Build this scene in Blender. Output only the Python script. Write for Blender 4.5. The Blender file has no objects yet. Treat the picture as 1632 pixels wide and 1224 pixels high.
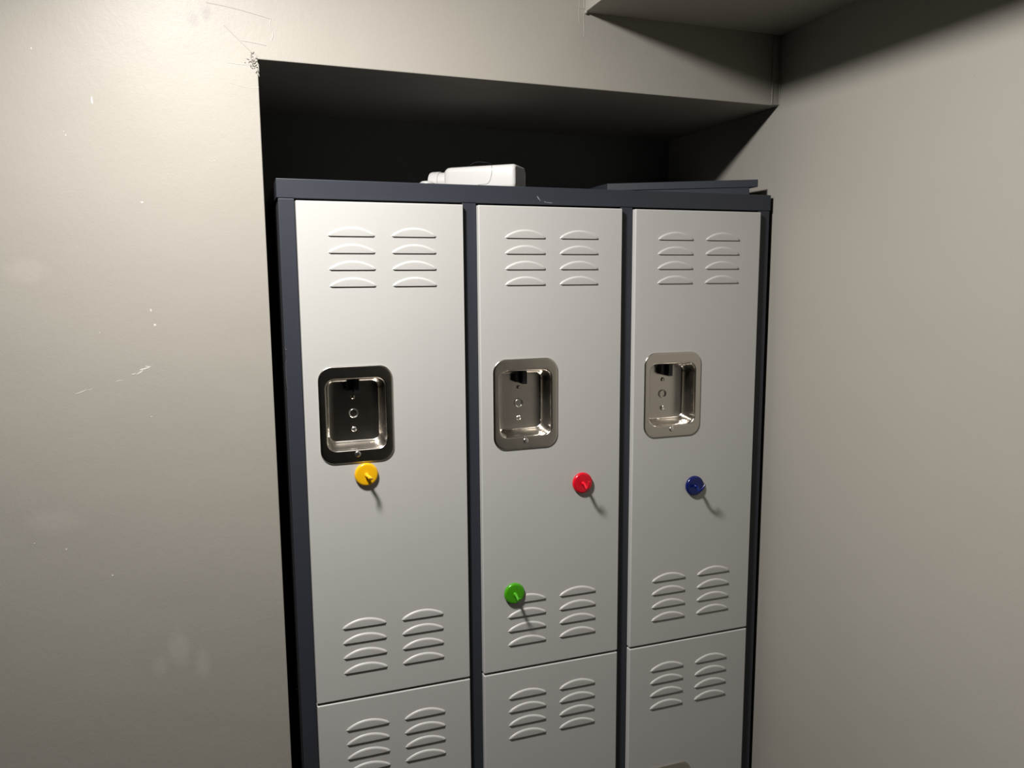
import bpy, bmesh, math, random
from mathutils import Vector, Matrix
random.seed(4)
S = bpy.context.scene
COL = S.collection

# ------------------------------------------------------------------ camera
F_PX, PITCH, YAW, ROLL = 1237.6, -0.13468, 0.33816, -0.00684
cam_d = bpy.data.cameras.new('camera'); cam = bpy.data.objects.new('camera', cam_d); COL.objects.link(cam)
cp, sp, cy, sy = math.cos(PITCH), math.sin(PITCH), math.cos(YAW), math.sin(YAW)
fwd = Vector((sy*cp, cy*cp, sp)); rt = Vector((cy, -sy, 0)); up = rt.cross(fwd)
cr, sr = math.cos(ROLL), math.sin(ROLL)
r2 = rt*cr + up*sr; u2 = up*cr - rt*sr
M = Matrix((r2, u2, -fwd)).transposed().to_4x4(); M.translation = Vector((-0.0648, -1.2562, 1.64631))
cam.matrix_world = M
cam_d.sensor_width = 36; cam_d.lens = F_PX/1632*36; cam_d.clip_start = 0.02
S.camera = cam

# ------------------------------------------------------------------ world, exposure
w = bpy.data.worlds.new('world'); S.world = w; w.use_nodes = True
w.node_tree.nodes['Background'].inputs[0].default_value = (0.9, 0.85, 0.8, 1)
w.node_tree.nodes['Background'].inputs[1].default_value = 0.0
S.view_settings.view_transform = 'Standard'; S.view_settings.look = 'None'
S.view_settings.gamma = 1; S.view_settings.use_curve_mapping = False
S.view_settings.exposure = 1.84

# ------------------------------------------------------------------ the ceiling lamp's light
LAMP = Vector((-0.18, -0.505, 2.284)); LAMP_R = 0.085; AIM = Vector((0.26, -0.21, -0.94)).normalized()   # an adjustable spot, tilted towards the lockers
ld = bpy.data.lights.new('lamp_light', 'AREA'); ld.shape = 'DISK'; ld.size = LAMP_R*2
ld.energy = 9.0; ld.color = (1.0, 0.965, 0.94)
lamp_light = bpy.data.objects.new('lamp_light', ld); COL.objects.link(lamp_light)
lamp_light.location = LAMP + AIM*.003; lamp_light.rotation_euler = AIM.to_track_quat('-Z', 'Y').to_euler()

# ------------------------------------------------------------------ materials
def mat(name, col, rough=0.5, metal=0.0, spec=0.5, bump=None, var=None, coat=0, aniso=0):
    m = bpy.data.materials.new(name); m.use_nodes = True
    nt = m.node_tree; b = nt.nodes['Principled BSDF']
    b.inputs['Base Color'].default_value = (*col, 1); b.inputs['Roughness'].default_value = rough
    b.inputs['Metallic'].default_value = metal; b.inputs['Specular IOR Level'].default_value = spec
    b.inputs['Coat Weight'].default_value = coat; b.inputs['Anisotropic'].default_value = aniso
    tc = nt.nodes.new('ShaderNodeTexCoord')
    if var:                                   # (scale, amount): faint mottling of the paint
        n = nt.nodes.new('ShaderNodeTexNoise'); n.inputs['Scale'].default_value = var[0]; n.inputs['Detail'].default_value = 5
        nt.links.new(tc.outputs['Object'], n.inputs['Vector'])
        mx = nt.nodes.new('ShaderNodeMix'); mx.data_type = 'RGBA'
        mx.inputs[6].default_value = (*[c*(1-var[1]) for c in col], 1); mx.inputs[7].default_value = (*[min(1, c*(1+var[1])) for c in col], 1)
        nt.links.new(n.outputs['Fac'], mx.inputs[0]); nt.links.new(mx.outputs[2], b.inputs['Base Color'])
    if bump:                                  # list of (scale, detail, distance, stretch)
        prev = None
        for sc, det, dist, st in bump:
            mp = nt.nodes.new('ShaderNodeMapping'); mp.inputs['Scale'].default_value = st
            nt.links.new(tc.outputs['Object'], mp.inputs['Vector'])
            n = nt.nodes.new('ShaderNodeTexNoise'); n.inputs['Scale'].default_value = sc; n.inputs['Detail'].default_value = det
            nt.links.new(mp.outputs[0], n.inputs['Vector'])
            bp = nt.nodes.new('ShaderNodeBump'); bp.inputs['Distance'].default_value = dist; bp.inputs['Strength'].default_value = 1
            nt.links.new(n.outputs['Fac'], bp.inputs['Height'])
            if prev: nt.links.new(prev.outputs[0], bp.inputs['Normal'])
            prev = bp
        nt.links.new(prev.outputs[0], b.inputs['Normal'])
    return m

def wall_material(name, col, patches):
    """greige satin wall paint; patches = [((centre), (radii), colour factor)] rubbed or greasy marks on the paint"""
    m = mat(name, col, 0.45, spec=0.3, var=(3.0, 0.035),
            bump=[(3.0, 3, 0.004, (1, 1, 1)), (140, 3, 0.0002, (1, 1, 0.7)), (420, 2, 0.00012, (1, 1, 1))])
    nt = m.node_tree; b = nt.nodes['Principled BSDF']
    src = b.inputs['Base Color'].links[0].from_socket
    tc = [n for n in nt.nodes if n.type == 'TEX_COORD'][0]
    nz = nt.nodes.new('ShaderNodeTexNoise'); nz.inputs['Scale'].default_value = 35; nz.inputs['Detail'].default_value = 4
    nt.links.new(tc.outputs['Object'], nz.inputs['Vector'])
    for c, r, fcol in patches:
        mp = nt.nodes.new('ShaderNodeMapping'); mp.vector_type = 'POINT'
        mp.inputs['Scale'].default_value = [1/v for v in r]; mp.inputs['Location'].default_value = [-a/v for a, v in zip(c, r)]
        nt.links.new(tc.outputs['Object'], mp.inputs['Vector'])
        ln = nt.nodes.new('ShaderNodeVectorMath'); ln.operation = 'LENGTH'; nt.links.new(mp.outputs[0], ln.inputs[0])
        ad = nt.nodes.new('ShaderNodeMath'); ad.operation = 'MULTIPLY_ADD'; ad.inputs[1].default_value = 1.1
        nt.links.new(nz.outputs['Fac'], ad.inputs[0]); nt.links.new(ln.outputs['Value'], ad.inputs[2])
        mr = nt.nodes.new('ShaderNodeMapRange'); mr.inputs[1].default_value = 1.0; mr.inputs[2].default_value = 1.6
        mr.inputs[3].default_value = 1; mr.inputs[4].default_value = 0
        nt.links.new(ad.outputs[0], mr.inputs[0])
        mx = nt.nodes.new('ShaderNodeMix'); mx.data_type = 'RGBA'
        mx.inputs[7].default_value = (*[x*k for x, k in zip(col, fcol)], 1)
        nt.links.new(mr.outputs[0], mx.inputs[0]); nt.links.new(src, mx.inputs[6]); src = mx.outputs[2]
    nt.links.new(src, b.inputs['Base Color'])
    return m

WALL = (0.30, 0.285, 0.250)
M_wall = wall_material('greige_wall_paint', WALL, [
    ((-0.103, 0, 2.017), (0.010, 0.05, 0.013), (.9, .89, .92)), ((-0.086, 0, 2.028), (0.010, 0.05, 0.013), (.88, .87, .9)),
    ((-0.178, 0, 1.077), (0.018, 0.05, 0.04), (1.13,)*3), ((-0.145, 0, 1.045), (0.012, 0.05, 0.03), (1.12,)*3),
    ((-0.205, 0, 1.05), (0.012, 0.05, 0.02), (1.1,)*3), ((-0.33, 0, 1.30), (0.045, 0.05, 0.022), (1.07,)*3),
    ((-0.34, 0, 1.66), (0.03, 0.05, 0.02), (1.08,)*3)])
M_plain = wall_material('greige_wall_paint_side', WALL, [])
M_niche = wall_material('niche_wall_shaded', (0.12, 0.125, 0.125), [])  # wall colour darkened: the niche's shade is put into it
M_floor = mat('floor_vinyl', (0.05, 0.047, 0.045), 0.5, var=(6, .2), bump=[(60, 3, .0003, (1, 1, 1))])
M_chip = mat('bare_plaster_chip', (0.52, 0.50, 0.46), 0.8)
M_dull = mat('raised_paint', WALL, 0.5)
M_white = mat('white_powder_coat', (0.45, 0.447, 0.425), 0.42, spec=0.45, var=(9, .012), bump=[(700, 2, .00005, (1, 1, 1)), (4, 1, .0012, (1, 1, 1))])
M_slate = mat('slate_powder_coat', (0.029, 0.033, 0.043), 0.42, spec=0.35, var=(40, .04), bump=[(700, 2, .00006, (1, 1, 1))])
M_inside = mat('slate_inside', (0.03, 0.033, 0.042), 0.6)
M_steel = mat('brushed_steel', (0.60, 0.57, 0.52), 0.24, 1.0, aniso=.5, bump=[(60, 2, .00012, (0.4, 1, 6)), (18, 2, .0006, (1, 1, 1))])
M_rivet = mat('bright_rivet_steel', (0.72, 0.71, 0.68), 0.28, 1.0)
M_black = mat('black_plastic', (0.008, 0.009, 0.011), 0.35)
M_bottle = mat('white_plastic', (0.52, 0.515, 0.50), 0.35, spec=.5, var=(30, .02))
M_scuff = mat('grey_scuff', (0.30, 0.31, 0.34), 0.7)

# ------------------------------------------------------------------ helpers
def link(name, bm, m, parent=None, smooth=None, bevel=None):
    bmesh.ops.recalc_face_normals(bm, faces=bm.faces)
    me = bpy.data.meshes.new(name); bm.to_mesh(me); bm.free()
    for mm in (m if isinstance(m, (list, tuple)) else [m]): me.materials.append(mm)
    o = bpy.data.objects.new(name, me); COL.objects.link(o)
    if parent: o.parent = parent
    if smooth is not None:
        for p in me.polygons: p.use_smooth = True
        me.set_sharp_from_angle(angle=math.radians(smooth))
    if bevel:
        b = o.modifiers.new('bevel', 'BEVEL'); b.width = bevel; b.segments = 2; b.limit_method = 'ANGLE'; b.harden_normals = False
    return o

def empty(name, loc, label, cat, group=None):
    o = bpy.data.objects.new(name, None); COL.objects.link(o); o.location = loc; o.empty_display_size = .05
    o['label'] = label; o['category'] = cat
    if group: o['group'] = group
    return o

def struct(o, label=None):
    o['kind'] = 'structure'
    if label: o['label'] = label
    return o

def box(bm, x0, x1, y0, y1, z0, z1, mi=0):
    v = [bm.verts.new((x, y, z)) for x in (x0, x1) for y in (y0, y1) for z in (z0, z1)]
    for f in ((0, 1, 3, 2), (4, 6, 7, 5), (0, 4, 5, 1), (2, 3, 7, 6), (0, 2, 6, 4), (1, 5, 7, 3)):
        bm.faces.new([v[i] for i in f]).material_index = mi

def prism_xz(bm, pts, y0, y1):
    a = [bm.verts.new((x, y0, z)) for x, z in pts]; b = [bm.verts.new((x, y1, z)) for x, z in pts]
    bm.faces.new(a); bm.faces.new(b[::-1]); n = len(pts)
    for i in range(n): bm.faces.new((a[i], a[(i+1) % n], b[(i+1) % n], b[i]))

def prism_xy(bm, pts, z0, z1):
    a = [bm.verts.new((x, y, z0)) for x, y in pts]; b = [bm.verts.new((x, y, z1)) for x, y in pts]
    bm.faces.new(a[::-1]); bm.faces.new(b); n = len(pts)
    for i in range(n): bm.faces.new((a[i], a[(i+1) % n], b[(i+1) % n], b[i]))

def rrect(cx, cz, w_, h_, r, n=6):
    r = min(r, w_/2-1e-5, h_/2-1e-5); p = []
    for (sx, sz, a0) in ((1, 1, 0), (-1, 1, 90), (-1, -1, 180), (1, -1, 270)):
        for k in range(n+1):
            a = math.radians(a0+90*k/n)
            p.append((cx+sx*(w_/2-r)+r*math.cos(a), cz+sz*(h_/2-r)+r*math.sin(a)))
    return p

def loft_y(bm, rings, cap_first=False, cap_last=False):
    """rings = [(points_xz, y)], all with the same count"""
    R = [[bm.verts.new((x, y, z)) for x, z in pts] for pts, y in rings]
    n = len(R[0])
    for a, b in zip(R, R[1:]):
        for i in range(n): bm.faces.new((a[i], a[(i+1) % n], b[(i+1) % n], b[i]))
    if cap_first: bm.faces.new(R[0])
    if cap_last: bm.faces.new(R[-1])
    return R

def lathe(bm, prof, axis_o, axis_d, n=32, cap=True):
    """prof = [(radius, distance along the axis)]"""
    d = Vector(axis_d).normalized(); a = d.orthogonal().normalized(); b = d.cross(a)
    R = []
    for r, t in prof:
        c = Vector(axis_o)+d*t
        if r < 1e-6: R.append([bm.verts.new(c)]); continue
        R.append([bm.verts.new(c+a*r*math.cos(2*math.pi*k/n)+b*r*math.sin(2*math.pi*k/n)) for k in range(n)])
    for p, q in zip(R, R[1:]):
        for k in range(n):
            if len(p) == 1: bm.faces.new((p[0], q[(k+1) % n], q[k]))
            elif len(q) == 1: bm.faces.new((p[k], p[(k+1) % n], q[0]))
            else: bm.faces.new((p[k], p[(k+1) % n], q[(k+1) % n], q[k]))
    if cap:
        if len(R[0]) > 1: bm.faces.new(R[0][::-1])
        if len(R[-1]) > 1: bm.faces.new(R[-1])

def tube(bm, pts, rad, n=10):
    P = [Vector(p) for p in pts]; R = []
    prev = None
    for i, p in enumerate(P):
        t = (P[min(i+1, len(P)-1)]-P[max(i-1, 0)]).normalized()
        a = t.orthogonal().normalized() if prev is None else (prev-t*prev.dot(t)).normalized()
        prev = a; b = t.cross(a); r = rad[i] if isinstance(rad, (list, tuple)) else rad
        R.append([bm.verts.new(p+a*r*math.cos(2*math.pi*k/n)+b*r*math.sin(2*math.pi*k/n)) for k in range(n)])
    for p, q in zip(R, R[1:]):
        for k in range(n): bm.faces.new((p[k], p[(k+1) % n], q[(k+1) % n], q[k]))
    bm.faces.new(R[0][::-1]); bm.faces.new(R[-1])

def smooth_path(ctrl, n=6):
    P = [Vector(c) for c in ctrl]; P = [P[0]*2-P[1]]+P+[P[-1]*2-P[-2]]; out = []
    for i in range(1, len(P)-2):
        for k in range(n):
            t = k/n; a, b, c, d = P[i-1:i+3]
            out.append(.5*((2*b)+(c-a)*t+(2*a-5*b+4*c-d)*t*t+(3*b-a-3*c+d)*t**3))
    out.append(P[-2]); return out

# ------------------------------------------------------------------ room shell
XR, NX, NZ0, NZ1, ND = 0.909, -0.0178, 1.970, 1.963, 0.392      # right wall, niche edge, lintel heights, niche depth
ZC = 2.34
SX, SZ = 0.5111, 2.0886                                          # soffit's left face and underside
bm = bmesh.new()
prism_xz(bm, [(-2.0, 0), (NX, 0), (NX, NZ0), (XR, NZ1), (XR, ZC), (-2.0, ZC)], 0, ND)
struct(link('wall_back', bm, M_wall, bevel=.0012), 'greige wall with the locker niche cut into it')
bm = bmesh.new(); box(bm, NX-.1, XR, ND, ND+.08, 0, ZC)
struct(link('wall_niche', bm, M_niche), 'back wall of the locker niche, darkened in colour for its shade')
bm = bmesh.new(); box(bm, XR, XR+.1, -2.6, ND+.08, 0, ZC)
struct(link('wall_right', bm, M_plain), 'greige wall to the right of the lockers')
bm = bmesh.new(); box(bm, -2.0, XR+.1, -2.6, ND+.08, -.08, 0); struct(link('floor', bm, M_floor))
bm = bmesh.new(); box(bm, -2.0, XR+.1, -2.6, ND+.08, ZC, ZC+.06); struct(link('ceiling', bm, mat('ceiling_paint', (.22, .21, .19), .8, bump=[(90, 2, .0003, (1, 1, 1))])))
bm = bmesh.new(); box(bm, SX, XR, -2.6, 0, SZ, ZC)
struct(link('trim_1', bm, M_plain, bevel=.0012), 'boxed-in soffit running under the ceiling along the right wall')
# filler strip in the corner between lintel and right wall
bm = bmesh.new(); box(bm, 0.8925, XR, -.0016, .004, 1.9645, SZ)
tube(bm, [(0.8925, -.0016, 1.966+i*.01) for i in range(12)], [0.0010+.0006*random.random() for i in range(12)], 6)
tube(bm, [(0.9085, -.0030, 1.964+i*.01) for i in range(12)], [0.0014+.0006*random.random() for i in range(12)], 6)
struct(link('trim_2', bm, M_dull, smooth=40), 'caulked filler strip in the wall corner')
# paint bead beside the soffit's lower corner
bm = bmesh.new()
tube(bm, [(SX-.001+.0004*math.sin(i), .0012, 2.050+i*.006) for i in range(30)], [.0014+.0003*random.random() for i in range(30)], 14)
tube(bm, [(SX-.010+.0004*math.cos(i), .0010, 2.07+i*.006) for i in range(9)], [.0013]*9, 14)
tube(bm, [(SX-.024, .0012, 2.0965), (SX-.012, .0010, 2.095), (SX, .0009, 2.0945)], .0014, 14)
bmesh.ops.create_icosphere(bm, subdivisions=2, radius=.0030, matrix=Matrix.Translation((SX+.001, -.003, SZ)))
struct(link('trim_3', bm, M_dull, smooth=60), 'rough paint bead at the soffit corner')

# torn, badly filled plaster around the niche's upper left corner
bm = bmesh.new()
def ridge(pts, r): tube(bm, smooth_path([(x, r*2.8-r*.45, z) for x, z in pts], 5), r*2.8, 20)
ridge([(-.085, 2.043), (-.055, 2.040), (-.02, 2.034), (.004, 2.029)], .0009)
ridge([(-.062, 2.014), (-.045, 1.998), (-.03, 1.984), (-.016, 1.974)], .0008)
ridge([(-.04, 1.995), (-.02, 1.993), (-.004, 1.991)], .0008)
ridge([(-.06, 1.962), (-.04, 1.961), (-.02, 1.962)], .0005)
ridge([(-.058, 1.934), (-.035, 1.929), (-.018, 1.930)], .0004)
ridge([(.004, 2.029), (.002, 2.020), (.006, 2.008), (.003, 1.998)], .0006)
for k in range(46):                                            # ragged crumbs of plaster at the very corner
    x = -.0205-abs(random.gauss(0, .006)); z = 1.966+random.gauss(0, .006)
    a = random.uniform(0, math.pi); l = random.uniform(.0015, .0045)
    tube(bm, [(x, -.0003, z), (x+l*.5*math.cos(a)+.0005, -.0011, z+l*.5*math.sin(a)), (min(x+l*math.cos(a), -.0185), -.0003, z+l*math.sin(a))],
         [.0003, .0007, .0003], 5)
for k in range(7):
    z = 1.951+random.random()*.02
    tube(bm, [(NX-.0006, -.0004, z), (NX+.0008, -.0008, z-.003), (NX+.0014, 0.0, z-.006)], [.0004, .0008, .0002], 5)
struct(link('trim_4', bm, M_dull, smooth=60), 'torn plaster and tape ridges at the niche corner')

def chips(name, spots, m, axis='y', at=0.0, label=None):
    """thin irregular flakes of bare plaster: (u, z, width, height, angle)"""
    bm = bmesh.new()
    for u, z, a, b, ang in spots:
        n = 9; t = .00025; top = []; bot = []
        for k in range(n):
            th = 2*math.pi*k/n; rr = random.uniform(.6, 1.1)
            p, q = a/2*rr*math.cos(th), b/2*rr*math.sin(th)
            du, dz = p*math.cos(ang)-q*math.sin(ang), p*math.sin(ang)+q*math.cos(ang)
            if axis == 'y': top.append(bm.verts.new((u+du*.8, at-t, z+dz*.8))); bot.append(bm.verts.new((u+du, at+.0001, z+dz)))
            else: top.append(bm.verts.new((at-t, u+du*.8, z+dz*.8))); bot.append(bm.verts.new((at+.0001, u+du, z+dz)))
        bm.faces.new(top)
        for k in range(n): bm.faces.new((top[k], top[(k+1) % n], bot[(k+1) % n], bot[k]))
    return struct(link(name, bm, m), label)

WC = [(-.241, 1.897, .0028, .013, .05), (-.277, 1.848, .002, .003, 0), (-.279, 1.853, .0015, .002, 0), (-.1865, 1.759, .0055, .003, .1),
      (-.0855, 1.822, .002, .002, 0), (-.1845, 1.604, .003, .005, .2), (-.1805, 1.582, .0042, .0042, 0), (-.254, 1.573, .002, .002, 0),
      (-.199, 1.518, .022, .0028, .25), (-.205, 1.513, .014, .0022, .5), (-.193, 1.521, .010, .002, -.2), (-.213, 1.511, .008, .0018, .3),
      (-.233, 1.502, .018, .001, .12), (-.284, 1.488, .020, .0012, .35), (-.272, 1.491, .008, .001, .3), (-.194, 1.446, .0022, .0022, 0),
      (-.150, 1.80, .0015, .0015, 0), (-.32, 1.256, .0028, .0025, 0), (-.262, 1.208, .003, .003, 0), (-.36, 1.27, .002, .002, 0), (-.31, 1.96, .002, .003, 0)]
chips('trim_5', WC, M_chip, 'y', 0.0, 'paint chips on the wall left of the niche')
RC = [(-.235, 1.344, .0035, .0035, 0), (-.262, 1.321, .003, .003, .3), (-.290, 1.242, .014, .001, .1), (-.30, 1.03, .0035, .003, 0),
      (-.262, .975, .012, .0010, -.55), (-.275, .968, .016, .0010, -.5), (-.415, 1.92, .002, .002, 0)]
chips('trim_6', RC, M_dull, 'x', XR, 'small dents and scratches on the right wall')

# ------------------------------------------------------------------ ceiling lamp (above the picture)
lamp = empty('ceiling_light', (LAMP.x, LAMP.y, ZC), 'white adjustable ceiling spotlight tilted towards the lockers', 'light')
L0 = LAMP - Vector(lamp.location)
bm = bmesh.new(); lathe(bm, [(.05, 0), (.05, .012), (.05, .016), (0, .016)], (0, 0, 0), (0, 0, -1), 40)
link('ceiling_rose', bm, M_bottle, lamp, smooth=35)
bm = bmesh.new(); tube(bm, [Vector((0, 0, -.012)), L0-AIM*.028], .008, 12); link('stem', bm, M_bottle, lamp, smooth=40)
bm = bmesh.new(); lathe(bm, [(0, -.034), (.06, -.034), (.086, -.024), (.090, -.010), (.090, -.001), (.087, -.001), (.086, -.008)], L0, AIM, 40, cap=False)
link('lamp_head', bm, M_bottle, lamp, smooth=35)
md = mat('lit_diffuser', (1, 1, 1), .5); md.node_tree.nodes['Principled BSDF'].inputs['Emission Color'].default_value = (1, .95, .88, 1)
md.node_tree.nodes['Principled BSDF'].inputs['Emission Strength'].default_value = 4
bm = bmesh.new(); lathe(bm, [(.0855, -.006), (.0855, -.002), (0, -.001)], L0, AIM, 40)
link('diffuser', bm, md, lamp, smooth=35)

# ------------------------------------------------------------------ the locker
LW, LH, LD = 0.90, 1.80, 0.355
FL, DW, MW, ZD, ZCB, ZS, YD = 0.0269, 0.2648, 0.0256, 1.767, 1.7705, 0.9436, -0.009
DH = ZD-ZS                                                      # pitch of the two tiers
locker = empty('metal_locker', (LW/2, LD/2, 0), 'tall metal locker with six white doors and slate grey frame in the niche', 'locker')
OFF = Vector((-LW/2, -LD/2, 0))
def lk(name, bm, m, parent=None, **k):
    o = link(name, bm, m, parent or locker, **k)
    if (parent or locker) is locker: o.location = OFF
    return o
bm = bmesh.new()                                                # folded side, back and bottom sheets
box(bm, .002, .0035, .001, LD, 0.0, ZCB-.0005); box(bm, LW-.0035, LW-.002, .001, LD, 0.0, ZCB-.0005)
box(bm, .0035, LW-.0035, LD-.0015, LD, 0, ZCB-.0005); box(bm, .0035, LW-.0035, .016, LD-.0015, .07, .072)
for i in range(2):
    x = FL+DW+i*(DW+MW)+MW/2; box(bm, x-.0008, x+.0008, .014, LD-.0015, .072, ZCB-.001)
lk('body', bm, M_inside)
bm = bmesh.new()                                                # tiers' shelves
for i in range(3):
    x = FL+i*(DW+MW); box(bm, x, x+DW, .014, LD-.002, ZS-.001, ZS+.001)
lk('inner_shelf', bm, M_inside)
g = .0009
def stile(x0, x1):
    bm = bmesh.new(); box(bm, x0, x1, 0.0008, .014, .0, ZCB); return lk('stile', bm, M_slate, bevel=.0012)
stile(.002, FL-g); stile(LW-FL+g-.0006, LW-.002)
for i in range(2): x = FL+DW+i*(DW+MW); stile(x+g, x+MW-g)
bm = bmesh.new(); box(bm, FL-g, LW-FL+g, .002, .0138, .0, ZS-DH+.004)
lk('plinth', bm, M_slate, bevel=.001)
bm = bmesh.new()                                                # folded lid with its deep front lip
box(bm, 0, LW, 0, LD, ZCB+.0003, LH)
lk('top_cap', bm, M_slate, bevel=.0011)
for y, z in ((.2038, 1.7386), (.2014, 1.7177), (.1299, .9255), (.1331, .9048)):
    bm = bmesh.new(); lathe(bm, [(.0021, 0), (.0021, .0006), (.0012, .0014), (0, .0016)], (.002, y, z), (-1, 0, 0), 14)
    lk('side_screw', bm, M_rivet, smooth=50)
# worn paint on the frame
bm = bmesh.new()
for pts, r in (([(.0021, .0006, 1.543), (.0026, .0004, 1.537), (.0022, .0004, 1.528), (.0026, .0006, 1.520)], .0007),
               ([(.0048, .0006, 1.539), (.0030, .0006, 1.539)], .0006), ([(.0021, .0008, 1.520), (.0018, .0010, 1.505), (.0021, .0010, 1.49), (.0028, .0008, 1.478)], .0006)):
    tube(bm, smooth_path(pts, 4), r, 6)
lk('chipped_edge', bm, M_rivet, smooth=60)
bm = bmesh.new()
tube(bm, smooth_path([(.4245, -.0001, 1.785), (.427, -.0001, 1.781), (.431, -.0001, 1.777)], 4), [.0002, .0004, .0006, .0007, .0008, .0007, .0005, .0003, .0002], 6)
tube(bm, smooth_path([(.437, -.0001, 1.776), (.444, -.0001, 1.7745), (.452, -.0001, 1.774)], 4), .0004, 6)
lk('scuff', bm, M_scuff, smooth=60)

# --- louvre: a lens-shaped pressing, straight along its lower lip
def louver(bm, x0, x1, zb, yf, D=.0023):
    nx, c, hw = 22, (x0+x1)/2, (x1-x0)/2
    h_end, h = .0030, .0146
    rows = [(0, 0), (.0007, .36), (.0016, .74), (.0026, .95), (.0037, 1.0)]
    grid = []
    for i in range(nx+1):
        u = -1+2*i/nx; x = c+hw*u
        T = h_end+(h-h_end)*(1-abs(u)**2.1)
        if abs(u) > .95: T *= (1-((abs(u)-.95)/.05)**2*.55)
        k = min(1, (1-abs(u))/.045)**.5                        # the lip rounds down at both ends
        lift = .0006*(1-k)
        col = [bm.verts.new((x, yf+.00005-D*s*k, zb+T-min(d, T*.8))) for d, s in rows]
        col.append(bm.verts.new((x, yf+.00005-D*.93*k, zb+.0007+lift)))
        col.append(bm.verts.new((x, yf+.00005-D*.75*k, zb+lift)))
        col.append(bm.verts.new((x, yf+.0002, zb+.0002+lift)))
        grid.append(col)
    for a, b in zip(grid, grid[1:]):
        for j in range(len(a)-1): bm.faces.new((a[j], b[j], b[j+1], a[j+1]))
    for col in (grid[0], grid[-1]):
        bm.faces.new(col)

A1, A2, B1, B2 = .0456, .1196, .1450, .2187
ZT1, ZT4, ZQ1, ZQ4 = 1.7143, 1.6361, 1.0722, .9934
HX, HZ = .0815, 1.4312
def ring(cx, cz, w_, h_, r): return rrect(cx, cz, w_, h_, r, 8)
def make_door(i, dz):
    """coordinates relative to the cabinet; i = column, dz = drop of the tier"""
    x0 = FL+i*(DW+MW); x1 = x0+DW; cx = (x0+x1)/2
    zt = ZD-dz; zb = ZS+.0036-dz; cz = (zt+zb)/2; w_, h_ = x1-x0, zt-zb
    bm = bmesh.new()
    rg = [(ring(cx, cz, w_-.002, h_-.002, .002), .0125), (ring(cx, cz, w_, h_, .0015), .0115), (ring(cx, cz, w_, h_, .0015), YD+.0022),
          (ring(cx, cz, w_-.0009, h_-.0009, .0014), YD+.0009), (ring(cx, cz, w_-.0022, h_-.0022, .0012), YD+.0002), (ring(cx, cz, w_-.0040, h_-.0040, .0010), YD)]
    hcx, hcz = x0+HX, HZ-dz
    rg += [(ring(hcx, hcz, .1120, .1510, .019), YD), (ring(hcx, hcz, .1120, .1510, .019), YD+.0012)]
    loft_y(bm, rg)
    for a, b in ((A1, A2), (B1, B2)):
        for s in range(4):
            louver(bm, x0+a, x0+b, ZT1-dz+(ZT4-ZT1)*s/3-.0004, YD); louver(bm, x0+a, x0+b, ZQ1-dz+(ZQ4-ZQ1)*s/3-.0004, YD)
    d = lk('door', bm, M_white, smooth=38)
    wn = d.modifiers.new('weighted', 'WEIGHTED_NORMAL'); wn.keep_sharp = True
    # recessed pull: flange and deep dish pressed out of one steel sheet
    bm = bmesh.new()
    rcx, rcz = x0+.0812, 1.4318-dz
    def R(w, h, r, dx=0, dzz=0): return ring(rcx+dx, rcz+dzz, w, h, r)
    rg = [(ring(hcx, hcz, .1190, .1580, .0225), YD-.0001), (ring(hcx, hcz, .1190, .1580, .0225), YD-.0010), (ring(hcx, hcz, .1178, .1568, .0220), YD-.0018),
          (ring(hcx, hcz, .1158, .1548, .0208), YD-.0022), (ring(hcx, hcz, .1120, .1500, .0190), YD-.0024), (R(.0985, .1205, .0165), YD-.0024),
          (R(.0962, .1180, .0155), YD-.0021), (R(.0942, .1155, .0145), YD-.0008), (R(.0928, .1135, .0140), YD+.0020),
          (R(.0905, .1100, .0135), YD+.0120), (R(.0885, .1070, .0130), YD+.0260), (R(.0870, .1055, .0125), YD+.0305),
          (R(.0835, .1015, .0115), YD+.0338), (R(.0785, .0965, .0100), YD+.0350), (R(.06, .078, .006), YD+.0352), (R(.02, .03, .004), YD+.0352)]
    loft_y(bm, rg, cap_last=True)
    hd = lk('recessed_handle', bm, M_steel, d, smooth=60); hd.modifiers.new('weighted', 'WEIGHTED_NORMAL').keep_sharp = True
    yb = YD+.0352
    bm = bmesh.new()                                            # black latch lug hanging from the top of the dish
    box(bm, x0+.0800, x0+.0890, YD+.012, yb-.0005, 1.4640-dz, 1.4862-dz)
    box(bm, x0+.0700, x0+.0800, YD+.022, yb-.0005, 1.4670-dz, 1.4862-dz)
    lk('latch_lug', bm, M_black, d, bevel=.001)
    for (zz, r) in ((1.4552, .0040), (1.4008, .0045)):
        bm = bmesh.new(); lathe(bm, [(r, 0), (r, .0007), (r*.8, .0016), (r*.35, .0021), (0, .0021)], (x0+.0808, yb, zz-dz), (0, -1, 0), 20)
        lk('rivet', bm, M_rivet if r > .0042 else M_steel, d, smooth=50)
    bm = bmesh.new()                                            # keyhole collar
    lathe(bm, [(.0080, 0), (.0078, .0016), (.0070, .0022), (.0060, .0018), (.0056, .0004), (.0056, .0002)], (x0+.0809, yb-.0003, 1.4280-dz), (0, -1, 0), 28, cap=False)
    lk('lock_collar', bm, M_rivet, d, smooth=50)
    bm = bmesh.new(); lathe(bm, [(.0050, -.0006), (.0050, .0002), (.0043, .0010), (.0030, .0013), (0, .0013)], (x0+.0806, YD-.0027, 1.3666-dz), (0, -1, 0), 20)
    lk('rivet', bm, M_rivet, d, smooth=50)
    return d
for dz in (0, DH):
    for i in range(3): make_door(i, dz)

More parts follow.
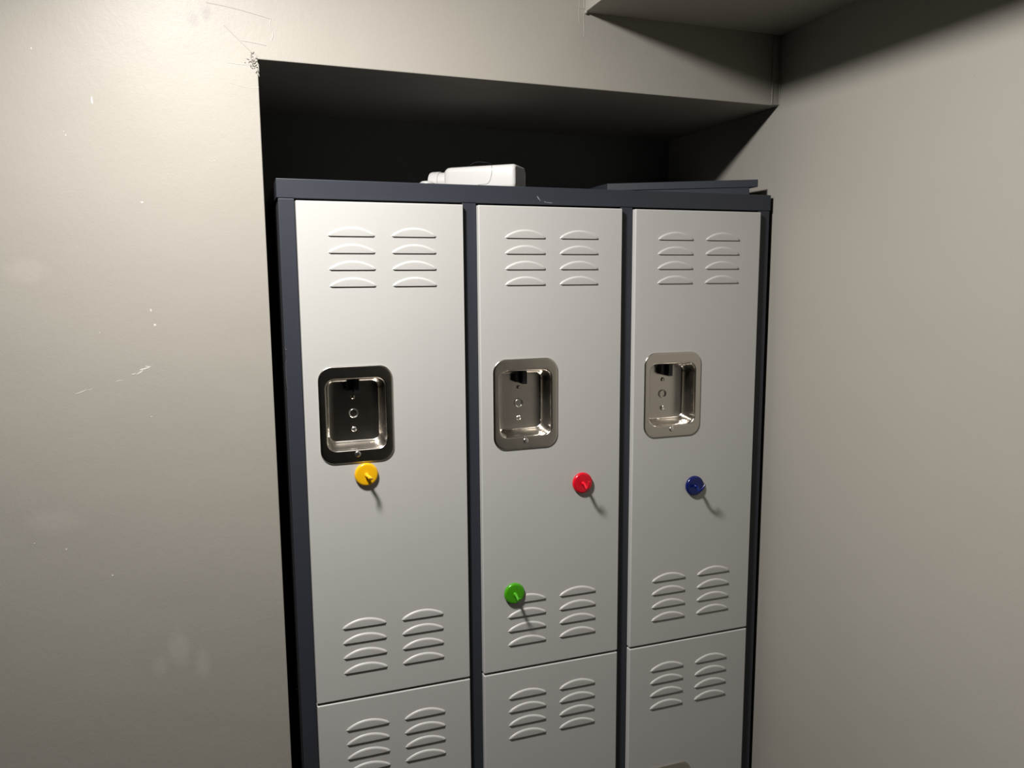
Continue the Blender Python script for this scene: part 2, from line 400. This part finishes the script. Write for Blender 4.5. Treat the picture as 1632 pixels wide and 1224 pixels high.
# ------------------------------------------------------------------ magnetic hooks
def magnet_hook(x, z, colour, label, spin, tip=1.0):
    m = mat(label.split()[0]+'_plastic', colour, .22, spec=.5)
    o = empty('magnetic_hook', (x, YD, z), label, 'hook', 'coloured magnetic hooks on the locker doors')
    bm = bmesh.new()
    lathe(bm, [(.0186, 0.0), (.0190, .0005), (.0190, .0034), (.0184, .0048), (.0172, .0058), (.0157, .0063), (.0100, .0063), (0, .0063)], (0, -.0001, 0), (0, -1, 0), 48)
    mc = link('magnet_cap', bm, m, o, smooth=40); mc.modifiers.new('weighted', 'WEIGHTED_NORMAL').keep_sharp = True
    bm = bmesh.new()
    lathe(bm, [(.0038, .0050), (.0036, .0075), (.0028, .0085), (.0033, .0095), (.0033, .0108), (.0026, .0118), (0, .0118)], (0, 0, 0), (0, -1, 0), 20)
    c = [(0, -.010, 0), (0, -.0145, -.001), (0, -.019, -.0040), (0, -.0235, -.0055), (0, -.0275, -.0025), (0, -.0290, .0030*tip), (0, -.0290, .0090*tip)]
    P = smooth_path(c, 5); n = len(P)
    tube(bm, P, [.0029-.0009*(i/(n-1)) for i in range(n)], 12)
    h = link('hook', bm, m, o, smooth=50)
    h.rotation_euler = (0, spin, 0)
    return o
magnet_hook(.1201, 1.3318, (0.74, 0.40, 0.006), 'yellow magnetic hook just below the steel pull of the left door', math.radians(-62), .1)
magnet_hook(.5062, 1.2808, (0.58, 0.004, 0.018), 'red magnetic hook on the middle door near its right edge', math.radians(5))
magnet_hook(.7405, 1.2529, (0.003, 0.010, 0.095), 'dark blue magnetic hook on the right door', math.radians(35))
magnet_hook(.3749, 1.0912, (0.05, 0.29, 0.006), 'green magnetic hook beside the lower louvres of the middle door', math.radians(-8), .15)

# ------------------------------------------------------------------ white bottle lying on the locker
ang = math.radians(38); ax = Vector((-math.cos(ang), math.sin(ang), 0)); sd = Vector((math.sin(ang), math.cos(ang), 0))
bot = empty('plastic_bottle', (0, 0, LH), 'white square plastic bottle lying on its side on top of the locker', 'bottle')
BL, BW, BH = .136, .066, .0450
o0 = Vector((.4015, .0478, 0)) + sd*BW/2
bot.location = (o0.x, o0.y, LH+.0001)
def along(t, a, b): return ax*t + sd*a + Vector((0, 0, BH/2+b))
def bottle_loft(rings):
    bm = bmesh.new(); R = []
    for t, w_, h_, r in rings: R.append([bm.verts.new(along(t, a, b)) for a, b in rrect(0, 0, w_, h_, r, 6)])
    n = len(R[0])
    for a, b in zip(R, R[1:]):
        for i in range(n): bm.faces.new((a[i], a[(i+1) % n], b[(i+1) % n], b[i]))
    bm.faces.new(R[0]); bm.faces.new(R[-1]); return bm
bm = bottle_loft([(.0015, BW-.018, BH-.016, .006), (.0005, BW-.012, BH-.010, .008), (.0000, BW-.008, BH-.007, .009), (.0012, BW-.0035, BH-.003, .010), (.004, BW-.0008, BH-.0006, .010), (.007, BW, BH, .010),
                  (BL-.014, BW, BH-.001, .010), (BL-.007, BW-.002, BH-.002, .010), (BL-.002, BW-.007, BH-.007, .010), (BL, BW-.016, BH-.014, .009), (BL+.0006, .038, .032, .012)])
link('bottle_body', bm, M_bottle, bot, smooth=40)
bm = bottle_loft([(BL-.002, .035, .035, .0174), (BL+.018, .035, .035, .0174)])
link('neck', bm, M_bottle, bot, smooth=40)
bm = bottle_loft([(BL+.0175, .037, .037, .0184), (BL+.018, .0385, .0385, .0192), (BL+.032, .0385, .0385, .0192), (BL+.036, .0365, .0365, .0182), (BL+.0375, .032, .032, .0159), (BL+.038, .02, .02, .0099)])
link('cap', bm, M_bottle, bot, smooth=40)
bm = bmesh.new()
p0 = along(BL+.040, 0, -BH/2)
lathe(bm, [(.0150, 0), (.0150, .0160), (.0140, .0195), (.0100, .0225), (0, .0235)], (0, 0, 0), (0, 0, 1), 28)
ol = link('loose_bottle_cap', bm, M_bottle, None, smooth=30); q = Vector((.2725, .161, 0))
ol.location = (q.x, q.y, LH); ol['label'] = 'small white plastic cap standing beside the mouth of the lying bottle'; ol['category'] = 'bottle cap'
# one stray hair on the bottle
bm = bmesh.new()
tube(bm, smooth_path([bot.location+along(BL*.62, -.031, BH/2+.0006), bot.location+along(BL*.55, -.0250, BH/2+.0065), bot.location+along(BL*.42, -.02, BH/2+.0055), bot.location+along(BL*.33, -.0305, BH/2+.0003),
     bot.location+along(BL*.31, -BW/2-.0006, BH*.2), bot.location+along(BL*.36, -BW/2-.0006, -BH*.2), bot.location+along(BL*.5, -BW/2-.0006, -BH*.25)], 8), .00018, 5)
hr = link('hair', bm, M_inside, None); hr['label'] = 'thin dark hair curled over the white bottle'; hr['category'] = 'hair'

# ------------------------------------------------------------------ folded slate panel lying on the locker
bm = bmesh.new()
fr, fl_, bl_, br = (.8745, .0065), (.6275, .1440), (.6275, .2500), (.8745, .2500)
prism_xy(bm, [fr, fl_, bl_, br], .0148, .0288)
fd = (Vector(fl_)-Vector(fr)).normalized(); nb = Vector((-fd.y, fd.x)); nb = nb if nb.y > 0 else -nb
a = Vector(fr)+fd*.0150+nb*.0016; b = Vector(fl_)+nb*.0016+Vector((.0012, 0))
prism_xy(bm, [tuple(a), tuple(b), (b.x, .249), (a.x, .249)], .0, .0150)
pn = link('folded_panel', bm, M_slate, None, bevel=.0009)
pn.location = (0, 0, LH+.0001)
pn['label'] = 'folded slate grey metal panel lying on the right end of the locker top'; pn['category'] = 'metal panel'
